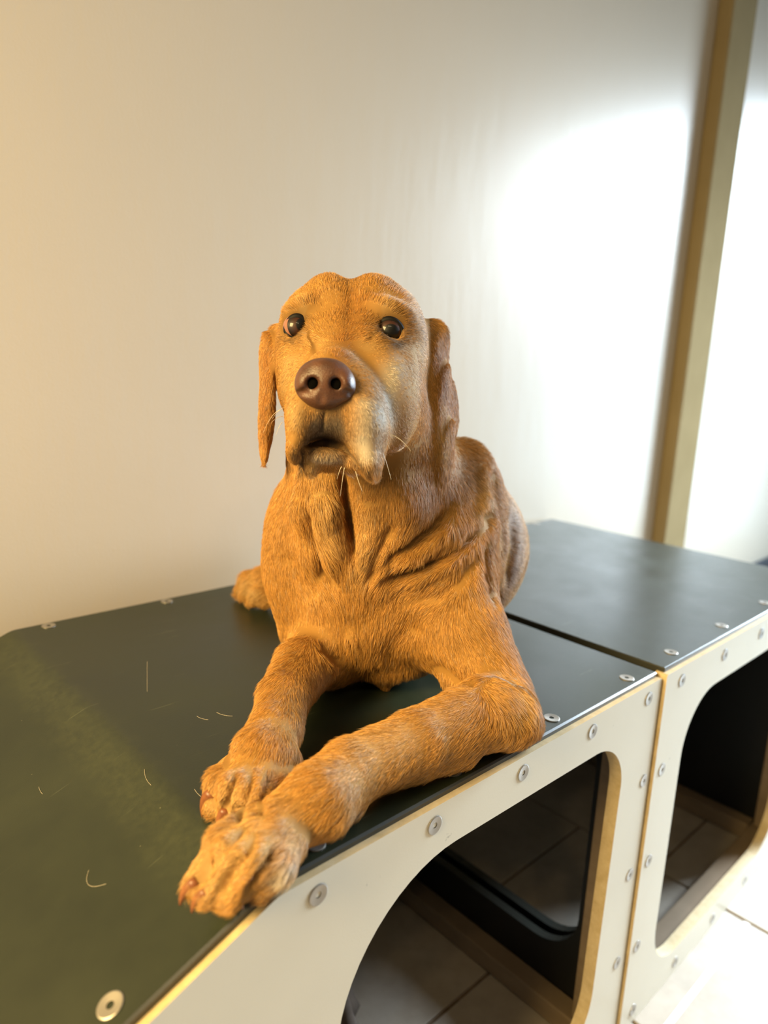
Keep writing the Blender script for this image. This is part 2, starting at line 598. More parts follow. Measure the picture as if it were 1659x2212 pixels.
plat = empty('platform_module', (0.33, 0.305, 0.0),
             'dark green topped plywood cube platform butted against the ramp, partly out of frame', 'platform')
X0, X1 = 0.0065, 0.656
PY = -0.0035          # this module stands a little proud of the ramp's front
bm = bmesh.new()
bm_box(bm, X0 + 0.005, X1, PY + 0.0065, D - 0.002, TOP - 0.010 + 0.003, TOP + 0.003, bevel=0.0012)
for f in bm.faces:
    f.material_index = 0 if f.normal.z > 0.9 else 1
bm.normal_update()
for f in bm.faces:
    f.material_index = 0 if f.normal.z > 0.9 else 1
ptop = obj('top_sheet', bm, [M['sheet'], M['edge']], plat)
for x in (0.068, 0.2318, 0.4045, 0.575):
    for y in (PY + 0.0255, 0.596):
        screw(ptop, (x, y, TOP + 0.0034), (0, 0, 1))
outer2 = rounded([(X0, 0.0), (X1, 0.0), (X1, PZ + 0.003), (X0, PZ + 0.003)], [0.003] * 4, 4)
inner2 = rounded([(0.084, 0.05), (0.578, 0.05), (0.578, 0.494), (0.084, 0.494)], [0.085, 0.09, 0.08, 0.085], 14)
fr2 = obj('side_panel', panel_bm(outer2, inner2, lambda a, b, t: (a, PY + t, b), T), [M['panel'], M['ply']], plat)
fr2['label'] = 'cream painted plywood side panel with a rounded opening'
obj('side_panel', panel_bm(outer2, inner2, lambda a, b, t: (a, D - 0.002 - t, b), T), [M['panel'], M['ply']], plat)
for x, z in ((0.0525, 0.533), (0.1892, 0.533), (0.3285, 0.532), (0.468, 0.532), (0.605, 0.532), (0.028, 0.414), (0.026, 0.2782), (0.0265, 0.1417),
             (0.0426, 0.024), (0.1773, 0.02), (0.3183, 0.018), (0.46, 0.018), (0.6, 0.02)):
    screw(fr2, (x, PY - 0.0004, z), (0, -1, 0))
obj('end_panel', panel_bm(endo, endi, lambda a, b, t: (X0 + 0.0035 + t, a, b), 0.014), [M['black'], M['edge']], plat)
obj('end_panel', panel_bm(endo, None, lambda a, b, t: (X1 - 0.002 - t, a, b), 0.014), [M['black'], M['edge']], plat)
obj('cleat', box_bm(X0 + 0.03, X1 - 0.03, PY + T + 0.0005, PY + T + 0.034, 0.002, 0.036, bevel=0.002), M['cleat'], plat)
obj('cleat', box_bm(X1 - 0.05, X1 - 0.018, PY + T + 0.036, D - T - 0.004, 0.002, 0.036, bevel=0.002), M['cleat'], plat)
obj('cleat', box_bm(X1 - 0.046, X1 - 0.018, PY + T + 0.0005, 0.04, 0.038, TOP - 0.012, bevel=0.002), M['cleat'], plat)

# ------------------------------------------------------------------ implicit-surface modelling
BASIS = np.stack([CR, CU, CF])         # sideways, upwards, away: the axes most of the dog is laid out in


def rot_axes(roll=0.0, yaw=0.0, pitch=0.0):
    """Axes (rows) of an ellipsoid: roll about the away axis, yaw about up, pitch about sideways (degrees)."""
    a, b, c = (math.radians(x) for x in (roll, yaw, pitch))
    rz = np.array([[math.cos(a), math.sin(a), 0], [-math.sin(a), math.cos(a), 0], [0, 0, 1]])
    ry = np.array([[math.cos(b), 0, math.sin(b)], [0, 1, 0], [-math.sin(b), 0, math.cos(b)]])
    rx = np.array([[1, 0, 0], [0, math.cos(c), math.sin(c)], [0, -math.sin(c), math.cos(c)]])
    return rz @ ry @ rx @ BASIS


class Sdf:
    def __init__(self):
        self.prims = []

    def ell(self, c, r, k=0.02, rot=(0, 0, 0), flow=None, op='add'):
        self.prims.append(dict(t='e', c=np.asarray(c, float), r=np.asarray(r, float), A=rot_axes(*rot), k=k, flow=flow, op=op))

    def cone(self, a, ra, b, rb, k=0.02, flow=None, op='add'):
        self.prims.append(dict(t='c', a=np.asarray(a, float), b=np.asarray(b, float), ra=ra, rb=rb, k=k, flow=flow, op=op))

    def chain(self, pts, k=0.02, op='add', flow=None):
        segs = [dict(t='c', a=np.asarray(a, float), b=np.asarray(b, float), ra=ra, rb=rb) for (a, ra), (b, rb) in zip(pts[:-1], pts[1:])]
        self.prims.append(dict(t='g', segs=segs, k=k, flow=flow, op=op))

    @staticmethod
    def dist(q, X, Y, Z):
        if q['t'] == 'e':
            dx, dy, dz = X - q['c'][0], Y - q['c'][1], Z - q['c'][2]
            A, r = q['A'], q['r']
            s0 = s1 = 0.0
            for i in range(3):
                w = (A[i, 0] * dx + A[i, 1] * dy + A[i, 2] * dz) / r[i]
                s0 = s0 + w * w
                s1 = s1 + (w / r[i]) ** 2
            k0, k1 = np.sqrt(s0), np.sqrt(s1)
            return k0 * (k0 - 1) / np.maximum(k1, 1e-6)
        if q['t'] == 'g':
            out = None
            for sg in q['segs']:
                d = Sdf.dist(sg, X, Y, Z)
                if out is None:
                    out = d
                else:
                    h = np.maximum(0.006 - np.abs(out - d), 0) / 0.006
                    out = np.minimum(out, d) - h * h * 0.0015
            return out
        a, b, ra, rb = q['a'], q['b'], q['ra'], q['rb']
        ba = b - a
        l2 = float(ba @ ba)
        dx, dy, dz = X - a[0], Y - a[1], Z - a[2]
        t = np.clip((dx * ba[0] + dy * ba[1] + dz * ba[2]) / l2, 0, 1)
        d = np.sqrt((dx - ba[0] * t) ** 2 + (dy - ba[1] * t) ** 2 + (dz - ba[2] * t) ** 2)
        return d - (ra + (rb - ra) * t)

    @staticmethod
    def bbox(q):
        if q['t'] == 'e':
            m = np.sqrt(((q['A'] * q['r'][:, None]) ** 2).sum(0))
            return q['c'] - m, q['c'] + m
        if q['t'] == 'g':
            bb = [Sdf.bbox(sg) for sg in q['segs']]
            return np.min([b[0] for b in bb], 0), np.max([b[1] for b in bb], 0)
        r = np.array([max(q['ra'], q['rb'])] * 3)
        return np.minimum(q['a'], q['b']) - r, np.maximum(q['a'], q['b']) + r

    def field(self, xs, ys, zs):
        V = np.full((len(xs), len(ys), len(zs)), 0.06, np.float32)
        for q in self.prims:
            lo, hi = self.bbox(q)
            mg = 0.012 + q['k'] * 1.1
            i0, i1 = np.searchsorted(xs, lo[0] - mg), np.searchsorted(xs, hi[0] + mg)
            j0, j1 = np.searchsorted(ys, lo[1] - mg), np.searchsorted(ys, hi[1] + mg)
            k0, k1 = np.searchsorted(zs, lo[2] - mg), np.searchsorted(zs, hi[2] + mg)
            if i1 <= i0 or j1 <= j0 or k1 <= k0:
                continue
            X = xs[i0:i1, None, None].astype(np.float32)
            Y = ys[None, j0:j1, None].astype(np.float32)
            Z = zs[None, None, k0:k1].astype(np.float32)
            d = self.dist(q, X, Y, Z).astype(np.float32)
            v = V[i0:i1, j0:j1, k0:k1]
            k = q['k']
            if q['op'] == 'add':
                h = np.maximum(k - np.abs(v - d), 0) / k
                V[i0:i1, j0:j1, k0:k1] = np.minimum(v, d) - h * h * k * 0.25
            else:
                h = np.maximum(k - np.abs(v + d), 0) / k
                V[i0:i1, j0:j1, k0:k1] = np.maximum(v, -d) + h * h * k * 0.25
        return V


def axis_grid(lo, hi, base, fine=()):
    """Grid coordinates with spacing base, or finer inside the listed (from, to, spacing) spans."""
    xs = [lo]
    while xs[-1] < hi:
        s = base
        for f0, f1, fs in fine:
            if f0 <= xs[-1] < f1:
                s = min(s, fs)
        xs.append(xs[-1] + s)
    return np.array(xs)


def surface_nets(V, xs, ys, zs, smooth=1):
    inside = V < 0
    n = inside[:-1, :-1, :-1].astype(np.int8)
    tot = np.zeros_like(n)
    for a in (0, 1):
        for b in (0, 1):
            for c in (0, 1):
                tot += inside[a:V.shape[0] - 1 + a, b:V.shape[1] - 1 + b, c:V.shape[2] - 1 + c]
    act = (tot > 0) & (tot < 8)
    I, J, K = np.nonzero(act)
    idx = np.full(act.shape, -1, np.int32)
    idx[I, J, K] = np.arange(len(I))
    acc = np.zeros((len(I), 3))
    cnt = np.zeros(len(I))
    corners = [(a, b, c) for a in (0, 1) for b in (0, 1) for c in (0, 1)]
    val = {o: V[I + o[0], J + o[1], K + o[2]].astype(float) for o in corners}
    pos = {o: np.stack([xs[I + o[0]], ys[J + o[1]], zs[K + o[2]]], 1) for o in corners}
    for o in corners:
        for ax in range(3):
            if o[ax]:
                continue
            e = list(o)
            e[ax] = 1
            e = tuple(e)
            va, vb = val[o], val[e]
            m = (va < 0) != (vb < 0)
            t = np.where(m, va / np.where(m, va - vb, 1), 0)
            acc += np.where(m[:, None], pos[o] + (pos[e] - pos[o]) * t[:, None], 0)
            cnt += m
    P = acc / cnt[:, None]
    quads = []
    for ax in range(3):
        s0 = [slice(None)] * 3
        s1 = [slice(None)] * 3
        s0[ax], s1[ax] = slice(0, -1), slice(1, None)
        A, B = inside[tuple(s0)], inside[tuple(s1)]
        ch = A != B
        b_, c_ = [a for a in range(3) if a != ax]
        sub = [slice(None)] * 3
        sub[b_], sub[c_] = slice(1, -1), slice(1, -1)
        E = np.stack(np.nonzero(ch[tuple(sub)]), 1)
        E[:, b_] += 1
        E[:, c_] += 1
        flip = A[E[:, 0], E[:, 1], E[:, 2]]
        q = []
        for db, dc in ((-1, -1), (0, -1), (0, 0), (-1, 0)):
            e = E.copy()
            e[:, b_] += db
            e[:, c_] += dc
            q.append(idx[e[:, 0], e[:, 1], e[:, 2]])
        q = np.stack(q, 1)
        if ax == 1:
            flip = ~flip
        q[~flip] = q[~flip][:, ::-1]
        quads.append(q)
    Q = np.concatenate(quads)
    for _ in range(smooth):
        s = np.zeros_like(P)
        w = np.zeros(len(P))
        for a, b in ((0, 1), (1, 2), (2, 3), (3, 0)):
            np.add.at(s, Q[:, a], P[Q[:, b]])
            np.add.at(s, Q[:, b], P[Q[:, a]])
            np.add.at(w, Q[:, a], 1)
            np.add.at(w, Q[:, b], 1)
        P = 0.5 * P + 0.5 * s / w[:, None]
    return P, Q


def mesh_from(name, P, Q, origin):
    me = bpy.data.meshes.new(name)
    me.vertices.add(len(P))
    me.vertices.foreach_set('co', (P - np.asarray(origin)).astype(np.float32).ravel())
    me.loops.add(Q.size)
    me.loops.foreach_set('vertex_index', Q.astype(np.int32).ravel())
    me.polygons.add(len(Q))
    me.polygons.foreach_set('loop_start', np.arange(0, Q.size, 4, dtype=np.int32))
    me.update(calc_edges=True)
    me.polygons.foreach_set('use_smooth', np.ones(len(Q), bool))
    me.update()
    return me


def face_normals(P, Q):
    n = np.cross(P[Q[:, 2]] - P[Q[:, 0]], P[Q[:, 3]] - P[Q[:, 1]])
    a = np.linalg.norm(n, axis=1)
    return n / np.maximum(a, 1e-12)[:, None], a * 0.5


def vert_normals(P, Q):
    n = np.cross(P[Q[:, 2]] - P[Q[:, 0]], P[Q[:, 3]] - P[Q[:, 1]])
    vn = np.zeros_like(P)
    for i in range(4):
        np.add.at(vn, Q[:, i], n)
    return vn / np.maximum(np.linalg.norm(vn, axis=1), 1e-12)[:, None]

# ------------------------------------------------------------------ the dog: one continuous body
DOG_O = np.array([-0.25, 0.25, TOP])
S_ = Sdf()
e_, c_, ch_ = S_.ell, S_.cone, S_.chain
P, Z = at, atz
# torso, from the chest back to the rump
e_(P(915, 1180, 0.93), (0.132, 0.124, 0.145), 0.04, flow=(0.15, -0.25, 1))
e_(P(928, 1183, 1.03), (0.141, 0.122, 0.145), 0.04, flow=(0.15, -0.4, 1))
e_(P(905, 1170, 1.14), (0.120, 0.100, 0.105), 0.04, flow=(0.0, -0.6, 1))
# chest and brisket
e_(P(805, 1240, 0.83), (0.100, 0.108, 0.095), 0.04, flow=(0, -1, 0.1))
e_(P(785, 1335, 0.785), (0.066, 0.050, 0.052), 0.04, flow=(0, -1, 0.1))
e_(P(850, 1430, 0.82), (0.046, 0.018, 0.045), 0.025, flow=(0, -1, 0.2))
c_(P(832, 1445, 0.80), 0.010, P(833, 1478, 0.798), 0.003, 0.02, flow=(0, -1, 0.2))
# shoulders
e_(P(646, 1165, 0.835), (0.039, 0.072, 0.072), 0.04, flow=(-0.4, -1, 0.3))
e_(P(955, 1165, 0.815), (0.054, 0.085, 0.070), 0.04, rot=(-12, 0, 0), flow=(0.3, -1, 0.4))
e_(P(975, 1062, 0.85), (0.050, 0.066, 0.055), 0.04, rot=(-20, 0, 0), flow=(0.5, -0.8, 0.6))
# neck with its loose throat skin
ch_([(P(785, 800, 0.79), 0.073), (P(797, 985, 0.785), 0.090), (P(808, 1130, 0.805), 0.104)], 0.03, flow=(0.05, -1, 0.15))
ch_([(P(690, 1005, 0.720), 0.022), (P(686, 1100, 0.718), 0.027), (P(705, 1190, 0.728), 0.025), (P(755, 1290, 0.742), 0.016)], 0.018, flow=(0.1, -1, 0))
ch_([(P(815, 1000, 0.720), 0.026), (P(845, 1090, 0.720), 0.032), (P(825, 1190, 0.728), 0.027), (P(775, 1290, 0.742), 0.016)], 0.018, flow=(-0.1, -1, 0))
# near foreleg (right in the picture): upper arm, elbow, forearm, wrist
ch_([(P(945, 1235, 0.79), 0.056), (P(1000, 1370, 0.76), 0.048), (P(1062, 1495, 0.732), 0.040), (P(1085, 1530, 0.722), 0.036), (P(1128, 1563, 0.712), 0.021)], 0.038, flow=(0.3, -1, -0.1))
ch_([(Z(1098, 1548, 0.036), 0.031), (Z(1050, 1540, 0.042), 0.034), (Z(905, 1598, 0.042), 0.0265), (Z(760, 1665, 0.038), 0.0255), (Z(690, 1725, 0.036), 0.0265)], 0.02,
    flow=(-1, -0.6, -0.3))
c_(Z(1000, 1625, 0.018), 0.013, Z(850, 1680, 0.014), 0.010, 0.015, flow=(-1, -0.6, -0.3))
e_(Z(762, 1738, 0.014), (0.010, 0.010, 0.010), 0.012)
# far foreleg (left in the picture)
ch_([(P(668, 1240, 0.815), 0.044), (P(672, 1350, 0.83), 0.036), (Z(705, 1405, 0.045), 0.034)], 0.03, flow=(0, -1, -0.1))
ch_([(Z(705, 1410, 0.040), 0.034), (Z(655, 1440, 0.052), 0.030), (Z(614, 1505, 0.050), 0.0240), (Z(596, 1575, 0.042), 0.0225), (Z(570, 1630, 0.036), 0.0245)],
    0.02, flow=(-0.4, -1, -0.4))
e_(Z(634, 1640, 0.032), (0.006, 0.010, 0.008), 0.006)


def paw(palm, toes, r, rt, fl):
    """Palm chain plus four toes; each toe runs knuckle - middle joint - tip."""
    ch_([(q, rr) for q, rr in palm], 0.009, flow=fl)
    for k, m, t in toes:
        ch_([(k, r), (m, r * 1.06), (t, rt)], 0.0035, flow=fl)


FLN = (-1, -0.7, -0.5)
paw([(Z(690, 1730, 0.034), 0.026), (Z(608, 1782, 0.030), 0.022)],
    [(Z(565, 1757, 0.029), Z(490, 1818, 0.028), Z(430, 1908, 0.013)),
     (Z(580, 1780, 0.035), Z(508, 1846, 0.034), Z(456, 1930, 0.013)),
     (Z(606, 1800, 0.036), Z(548, 1862, 0.034), Z(502, 1936, 0.014)),
     (Z(632, 1815, 0.028), Z(598, 1862, 0.027), Z(565, 1914, 0.013))], 0.0122, 0.0098, FLN)
FLF = (-0.6, -1, -0.6)
paw([(Z(570, 1630, 0.036), 0.0245), (Z(552, 1668, 0.030), 0.022)],
    [(Z(512, 1655, 0.026), Z(484, 1692, 0.026), Z(466, 1738, 0.013)),
     (Z(538, 1660, 0.034), Z(512, 1705, 0.034), Z(497, 1758, 0.013)),
     (Z(572, 1668, 0.034), Z(553, 1718, 0.033), Z(543, 1772, 0.013)),
     (Z(604, 1672, 0.026), Z(600, 1712, 0.024), Z(592, 1754, 0.012))], 0.0126, 0.0098, FLF)
# hindquarters: thigh, lower leg and the hind paw that shows at the left
e_(P(800, 1215, 1.13), (0.075, 0.075, 0.08), 0.04, flow=(-0.5, -1, 0))
ch_([(P(780, 1235, 1.12), 0.06), (Z(690, 1235, 0.055), 0.045), (Z(612, 1250, 0.042), 0.027), (Z(578, 1256, 0.040), 0.024)], 0.03, flow=(-1, -0.4, 0))
paw([(Z(612, 1250, 0.042), 0.026), (Z(580, 1256, 0.038), 0.024)],
    [(Z(562, 1244, 0.040), Z(538, 1254, 0.034), Z(521, 1277, 0.014)), (Z(568, 1252, 0.042), Z(548, 1262, 0.036), Z(531, 1286, 0.014)),
     (Z(578, 1272, 0.030), Z(562, 1282, 0.028), Z(548, 1298, 0.012)), (Z(590, 1278, 0.026), Z(578, 1288, 0.024), Z(568, 1300, 0.011))],
    0.0135, 0.011, (-1, -0.6, -0.3))
# tail lying on the platform behind
ch_([(P(930, 1190, 1.23), 0.035), (Z(1000, 1235, 0.025), 0.024), (Z(1010, 1215, 0.018), 0.016)], 0.03, flow=(0.5, 0, 1))

# head: skull, brows, cheeks
BK = (0.05, 1, 0.4)
e_(P(766, 718, 0.745), (0.066, 0.050, 0.075), 0.015, flow=BK)
e_(P(713, 660, 0.722), (0.028, 0.028, 0.045), 0.020, flow=(0, 0.8, 0.6))
e_(P(807, 662, 0.726), (0.029, 0.028, 0.045), 0.020, flow=(0.1, 0.8, 0.6))
e_(P(652, 738, 0.718), (0.023, 0.044, 0.046), 0.018, flow=(-0.9, 0.1, 0.5))
e_(P(868, 738, 0.722), (0.024, 0.044, 0.052), 0.018, flow=(0.9, 0.1, 0.5))
e_(P(650, 668, 0.682), (0.016, 0.009, 0.013), 0.012, rot=(18, 0, 0), flow=(-0.5, 0.8, 0.4))
e_(P(836, 668, 0.674), (0.020, 0.010, 0.014), 0.012, rot=(-15, 0, 0), flow=(0.5, 0.8, 0.4))
e_(P(648, 822, 0.692), (0.020, 0.040, 0.040), 0.026, flow=(-0.9, -0.6, 0.5))
e_(P(853, 812, 0.700), (0.024, 0.046, 0.046), 0.030, flow=(0.9, -0.6, 0.5))
# stop, bridge and muzzle
e_(P(812, 822, 0.655), (0.030, 0.046, 0.036), 0.030, rot=(16, 0, 0), flow=(0.9, -0.4, 0.6))
e_(P(830, 872, 0.655), (0.024, 0.044, 0.034), 0.030, rot=(14, 0, 0), flow=(0.9, -0.7, 0.5))
e_(P(850, 900, 0.715), (0.026, 0.036, 0.040), 0.030, flow=(0.4, -0.8, 0.8))
e_(P(670, 822, 0.655), (0.020, 0.042, 0.034), 0.026, rot=(-8, 0, 0), flow=(-0.9, -0.4, 0.6))
e_(P(745, 750, 0.680), (0.044, 0.034, 0.032), 0.018, flow=(0.1, 1, 0.5))
ch_([(P(750, 778, 0.658), 0.023), (P(722, 806, 0.610), 0.0205), (P(705, 826, 0.594), 0.018)], 0.018, flow=(0.2, 1, 0.6))
e_(P(714, 870, 0.618), (0.034, 0.033, 0.043), 0.016, flow=(0, -1, 0.5))
e_(P(782, 900, 0.620), (0.023, 0.042, 0.046), 0.014, rot=(14, 0, 0), flow=(0.5, -0.8, 0.8))
e_(P(655, 902, 0.612), (0.015, 0.034, 0.036), 0.012, rot=(-4, 0, 0), flow=(-0.5, -0.8, 0.8))
e_(P(797, 988, 0.612), (0.0115, 0.0195, 0.026), 0.009, rot=(14, 0, 0), flow=(0.3, -1, 0.4))
e_(P(640, 968, 0.602), (0.0080, 0.0135, 0.020), 0.006, rot=(-8, 0, 0), flow=(-0.2, -1, 0.4))
# chin and lower jaw
e_(P(702, 984, 0.621), (0.0215, 0.0095, 0.023), 0.005, flow=(0, -1, 0.3))
e_(P(672, 1001, 0.618), (0.0090, 0.0100, 0.014), 0.006, flow=(0, -1, 0.3))
e_(P(762, 998, 0.626), (0.011, 0.009, 0.018), 0.008, flow=(0, -1, 0.3))
c_(P(712, 968, 0.64), 0.020, P(780, 925, 0.72), 0.038, 0.015, flow=(0, -0.6, 1))
# ears: folded flaps hanging from the sides of the skull
e_(P(603, 738, 0.752), (0.011, 0.018, 0.030), 0.012, rot=(10, 25, 0), flow=(-0.3, -1, 0))
e_(P(583, 778, 0.742), (0.0085, 0.030, 0.030), 0.008, rot=(6, 20, 0), flow=(-0.1, -1, 0))
e_(P(577, 855, 0.738), (0.0070, 0.045, 0.029), 0.008, rot=(-1, 18, 0), flow=(0, -1, 0))
e_(P(574, 930, 0.735), (0.0055, 0.036, 0.019), 0.008, rot=(-3, 15, 0), flow=(0, -1, 0))
e_(P(930, 738, 0.760), (0.013, 0.022, 0.030), 0.014, rot=(-10, -25, 0), flow=(0.4, -1, 0))
e_(P(944, 795, 0.752), (0.0085, 0.045, 0.026), 0.014, rot=(-5, -22, 0), flow=(0.1, -1, 0))
e_(P(952, 890, 0.747), (0.0070, 0.048, 0.022), 0.014, rot=(-5, -18, 0), flow=(0, -1, 0))
e_(P(959, 972, 0.7435), (0.0055, 0.030, 0.014), 0.016, rot=(-10, -18, 0), flow=(0, -1, 0))
e_(P(971, 880, 0.768), (0.0050, 0.034, 0.018), 0.008, rot=(3, -35, 0), flow=(0.1, -1, 0))

# top furrow, eye sockets and mouth
cut = dict(op='sub')
ch_([(P(757, 581, 0.685), 0.0030), (P(757, 581, 0.765), 0.0030)], 0.022, **cut)
EYE_R = (P(840, 717, 0.6690), 0.0142)
EYE_L = (P(641, 709, 0.6790), 0.0134)
def toward(c, s):
    """A point s metres from c towards the viewer."""
    q = CAM - c
    return c + q / np.linalg.norm(q) * s


e_(toward(EYE_R[0], 0.012), (0.0112, 0.0112, 0.022), 0.004, **cut)
e_(toward(EYE_L[0], 0.012), (0.0094, 0.0106, 0.022), 0.004, **cut)
e_(P(694, 949, 0.578), (0.0130, 0.0062, 0.016), 0.004, **cut)

hc = P(760, 800, 0.68)
gx = axis_grid(-0.66, 0.30, 0.0032, [(hc[0] - 0.13, hc[0] + 0.11, 0.0017)])
gy = axis_grid(-0.03, 0.66, 0.0032, [(hc[1] - 0.13, hc[1] + 0.12, 0.0017)])
gz = axis_grid(TOP - 0.01, TOP + 0.50, 0.0030, [(hc[2] - 0.13, hc[2] + 0.11, 0.0017)])
V = S_.field(gx, gy, gz)
# nothing sinks into the platform
floor_h = np.where(gx > CREASE, TOP, TOP - (CREASE - gx) * SLOPE) + np.where(gx > -0.006, 0.0045, 0.0015)
V = np.maximum(V, (floor_h[:, None, None] - gz[None, None, :]).astype(np.float32))
BP, BQ = surface_nets(V, gx, gy, gz, smooth=2)
del V
BN = vert_normals(BP, BQ)


def design_view(X):
    """Front-view drawing coordinates of points, with their distance."""
    q = X - CAM
    d = q @ CF
    return CX + F_PX * (q @ CR) / d, CY - F_PX * (q @ CU) / d, d


def stroke_weight(pts, width, drange):
    """Falloff around a drawn line (u, v) on the side of the body that faces the drawing."""
    u, v, d = design_view(BP)
    best = np.full(len(BP), 1e9)
    m = (u > min(p[0] for p in pts) - 4 * width) & (u < max(p[0] for p in pts) + 4 * width)
    m &= (v > min(p[1] for p in pts) - 4 * width) & (v < max(p[1] for p in pts) + 4 * width)
    m &= (d > drange[0]) & (d < drange[1])
    if len(pts) == 1:
        best[m] = np.hypot(u[m] - pts[0][0], v[m] - pts[0][1])
    tcum, n = np.zeros(len(BP)), max(1, len(pts) - 1)
    for i, (a, b) in enumerate(zip(pts[:-1], pts[1:])):
        ax, ay, bx, by = a[0], a[1], b[0], b[1]
        l2 = (bx - ax) ** 2 + (by - ay) ** 2
        t = np.clip(((u[m] - ax) * (bx - ax) + (v[m] - ay) * (by - ay)) / l2, 0, 1)
        dd = np.hypot(u[m] - ax - t * (bx - ax), v[m] - ay - t * (by - ay))
        closer = dd < best[m]
        tc = tcum[m]
        tc[closer] = (i + t[closer]) / n
        tcum[m] = tc
        best[m] = np.minimum(best[m], dd)
    w = np.exp(-(best / width) ** 2)
    if len(pts) > 1:
        w *= np.clip(np.minimum(tcum, 1 - tcum) * 5 + 0.25, 0, 1)
    ray = BP - CAM
    ray /= np.linalg.norm(ray, axis=1)[:, None]
    return w * np.clip(-(BN * ray).sum(1) * 2.5, 0, 1)


def carve(pts, width, depth, drange=(0.4, 1.3)):
    """Push skin in (depth > 0) or raise it (depth < 0) along a drawn line, in metres."""
    global BP
    BP = BP - BN * (stroke_weight(pts, width, drange) * depth)[:, None]


# forehead furrow and the top dent
carve([(760, 592), (760, 640), (756, 700)], 15, 0.0028, (0.6, 0.8))
# throat fold and the skin lobes beside it
carve([(738, 1020), (747, 1075), (757, 1150), (765, 1215)], 9, 0.018)
carve([(700, 1060), (705, 1130), (725, 1200)], 22, -0.007)
carve([(800, 1080), (795, 1150), (780, 1220)], 22, -0.007)
carve([(655, 1075), (668, 1165), (690, 1240), (730, 1275)], 12, 0.010)
carve([(612, 1190), (640, 1250), (690, 1290)], 14, 0.003)
carve([(850, 1130), (815, 1200), (795, 1265)], 12, 0.006)
carve([(975, 1085), (950, 1130), (900, 1175), (860, 1195), (835, 1230)], 13, 0.011)
carve([(1050, 1130), (1005, 1180), (940, 1215), (880, 1240), (830, 1262)], 12, 0.011)
carve([(1030, 1165), (960, 1222), (880, 1260)], 14, -0.006)
carve([(985, 1130), (930, 1180), (870, 1215)], 15, -0.006)
carve([(1035, 1190), (1000, 1250), (950, 1290), (890, 1300)], 14, 0.004)
# shoulder blade edge and the rib folds behind it
carve([(1060, 1010), (1064, 1070), (1056, 1130)], 10, 0.012)
carve([(1040, 1000), (1048, 1060), (1040, 1110)], 13, -0.006)
carve([(1072, 1060), (1088, 1130), (1080, 1230)], 9, 0.005)
carve([(1098, 1090), (1108, 1170), (1095, 1270)], 9, 0.005)
carve([(1058, 1150), (1056, 1230), (1072, 1300)], 9, 0.008)
# brisket, armpits, inner elbow
carve([(690, 1385), (740, 1435)], 12, 0.006)
carve([(757, 1370), (757, 1392)], 11, -0.004)
carve([(905, 1340), (860, 1385), (830, 1430)], 22, 0.004)
carve([(925, 1430), (985, 1470), (1040, 1465)], 14, 0.006)
# toe grooves
GROOVES_N = ([(545, 1778), (500, 1818), (455, 1865), (428, 1912)], [(562, 1806), (532, 1845), (495, 1895), (472, 1940)], [(600, 1832), (575, 1868), (535, 1930)])
for g in GROOVES_N:
    carve(g, 9, 0.007, (0.4, 0.62))
GROOVES_F = ([(518, 1662), (500, 1705), (482, 1760)], [(552, 1670), (534, 1720), (520, 1770)], [(584, 1672), (574, 1720), (566, 1760)])
for g in GROOVES_F:
    carve(g, 8, 0.0065, (0.5, 0.72))
# face: corner folds of the eyes, cheek, lips
carve([(806, 722), (792, 738)], 9, 0.002, (0.55, 0.75))
carve([(665, 715), (680, 740), (685, 765)], 9, 0.003, (0.55, 0.75))
carve([(655, 990), (657, 966), (692, 958), (738, 964), (770, 1000)], 5, 0.004, (0.5, 0.66))
carve([(700, 885), (695, 935)], 5, 0.003, (0.5, 0.62))
BN = vert_normals(BP, BQ)

dog = empty('dog', DOG_O, 'golden yellow dog with drooping ears lying on the dark green platform, facing the viewer', 'dog')


def srgb(r, g, b):
    return np.array([((x / 255 + 0.055) / 1.055) ** 2.4 if x > 10 else x / 3294.6 for x in (r, g, b)])


COAT = np.array([0.54, 0.275, 0.068])
DEEP = np.array([0.40, 0.17, 0.034])
PALE = np.array([0.68, 0.43, 0.17])
GREY = np.array([0.64, 0.55, 0.44])
DARK = np.array([0.030, 0.022, 0.018])
PINK = np.array([0.60, 0.40, 0.28])
colr = np.tile(COAT, (len(BP), 1))


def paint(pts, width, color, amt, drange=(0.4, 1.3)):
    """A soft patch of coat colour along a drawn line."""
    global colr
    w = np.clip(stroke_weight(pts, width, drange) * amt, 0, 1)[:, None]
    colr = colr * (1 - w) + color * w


HD = (0.5, 0.76)
paint([(768, 620), (765, 690), (735, 760), (715, 780)], 34, DEEP, 0.75, HD)
paint([(880, 680), (900, 760)], 26, DEEP, 0.3, HD)
paint([(648, 660), (665, 668)], 22, PALE, 0.5, HD)
paint([(820, 655), (850, 650)], 24, PALE, 0.6, HD)
paint([(625, 760), (625, 860)], 30, PALE, 0.7, HD)
paint([(700, 730), (690, 760)], 26, PALE, 0.35, HD)
paint([(800, 735), (790, 760)], 26, PALE, 0.4, HD)
paint([(905, 720), (905, 800), (880, 860)], 16, PALE, 0.8, HD)
paint([(862, 765), (840, 850), (822, 930)], 30, GREY, 0.95, HD)
paint([(630, 860), (640, 930)], 22, PALE, 0.7, HD)
paint([(792, 850), (798, 940)], 27, GREY, 0.85, HD)
paint([(665, 908), (700, 922), (750, 915)], 36, GREY * 0.28, 0.85, HD)  # dark whisker-bed pigment, with the shade under the nose painted in
paint([(780, 930), (800, 1000)], 26, GREY * 1.15, 0.9, HD)
paint([(670, 986), (700, 990), (745, 988)], 11, GREY * 0.8, 0.9, HD)
paint([(660, 1010), (690, 1012)], 14, PALE * 0.9, 0.8, HD)
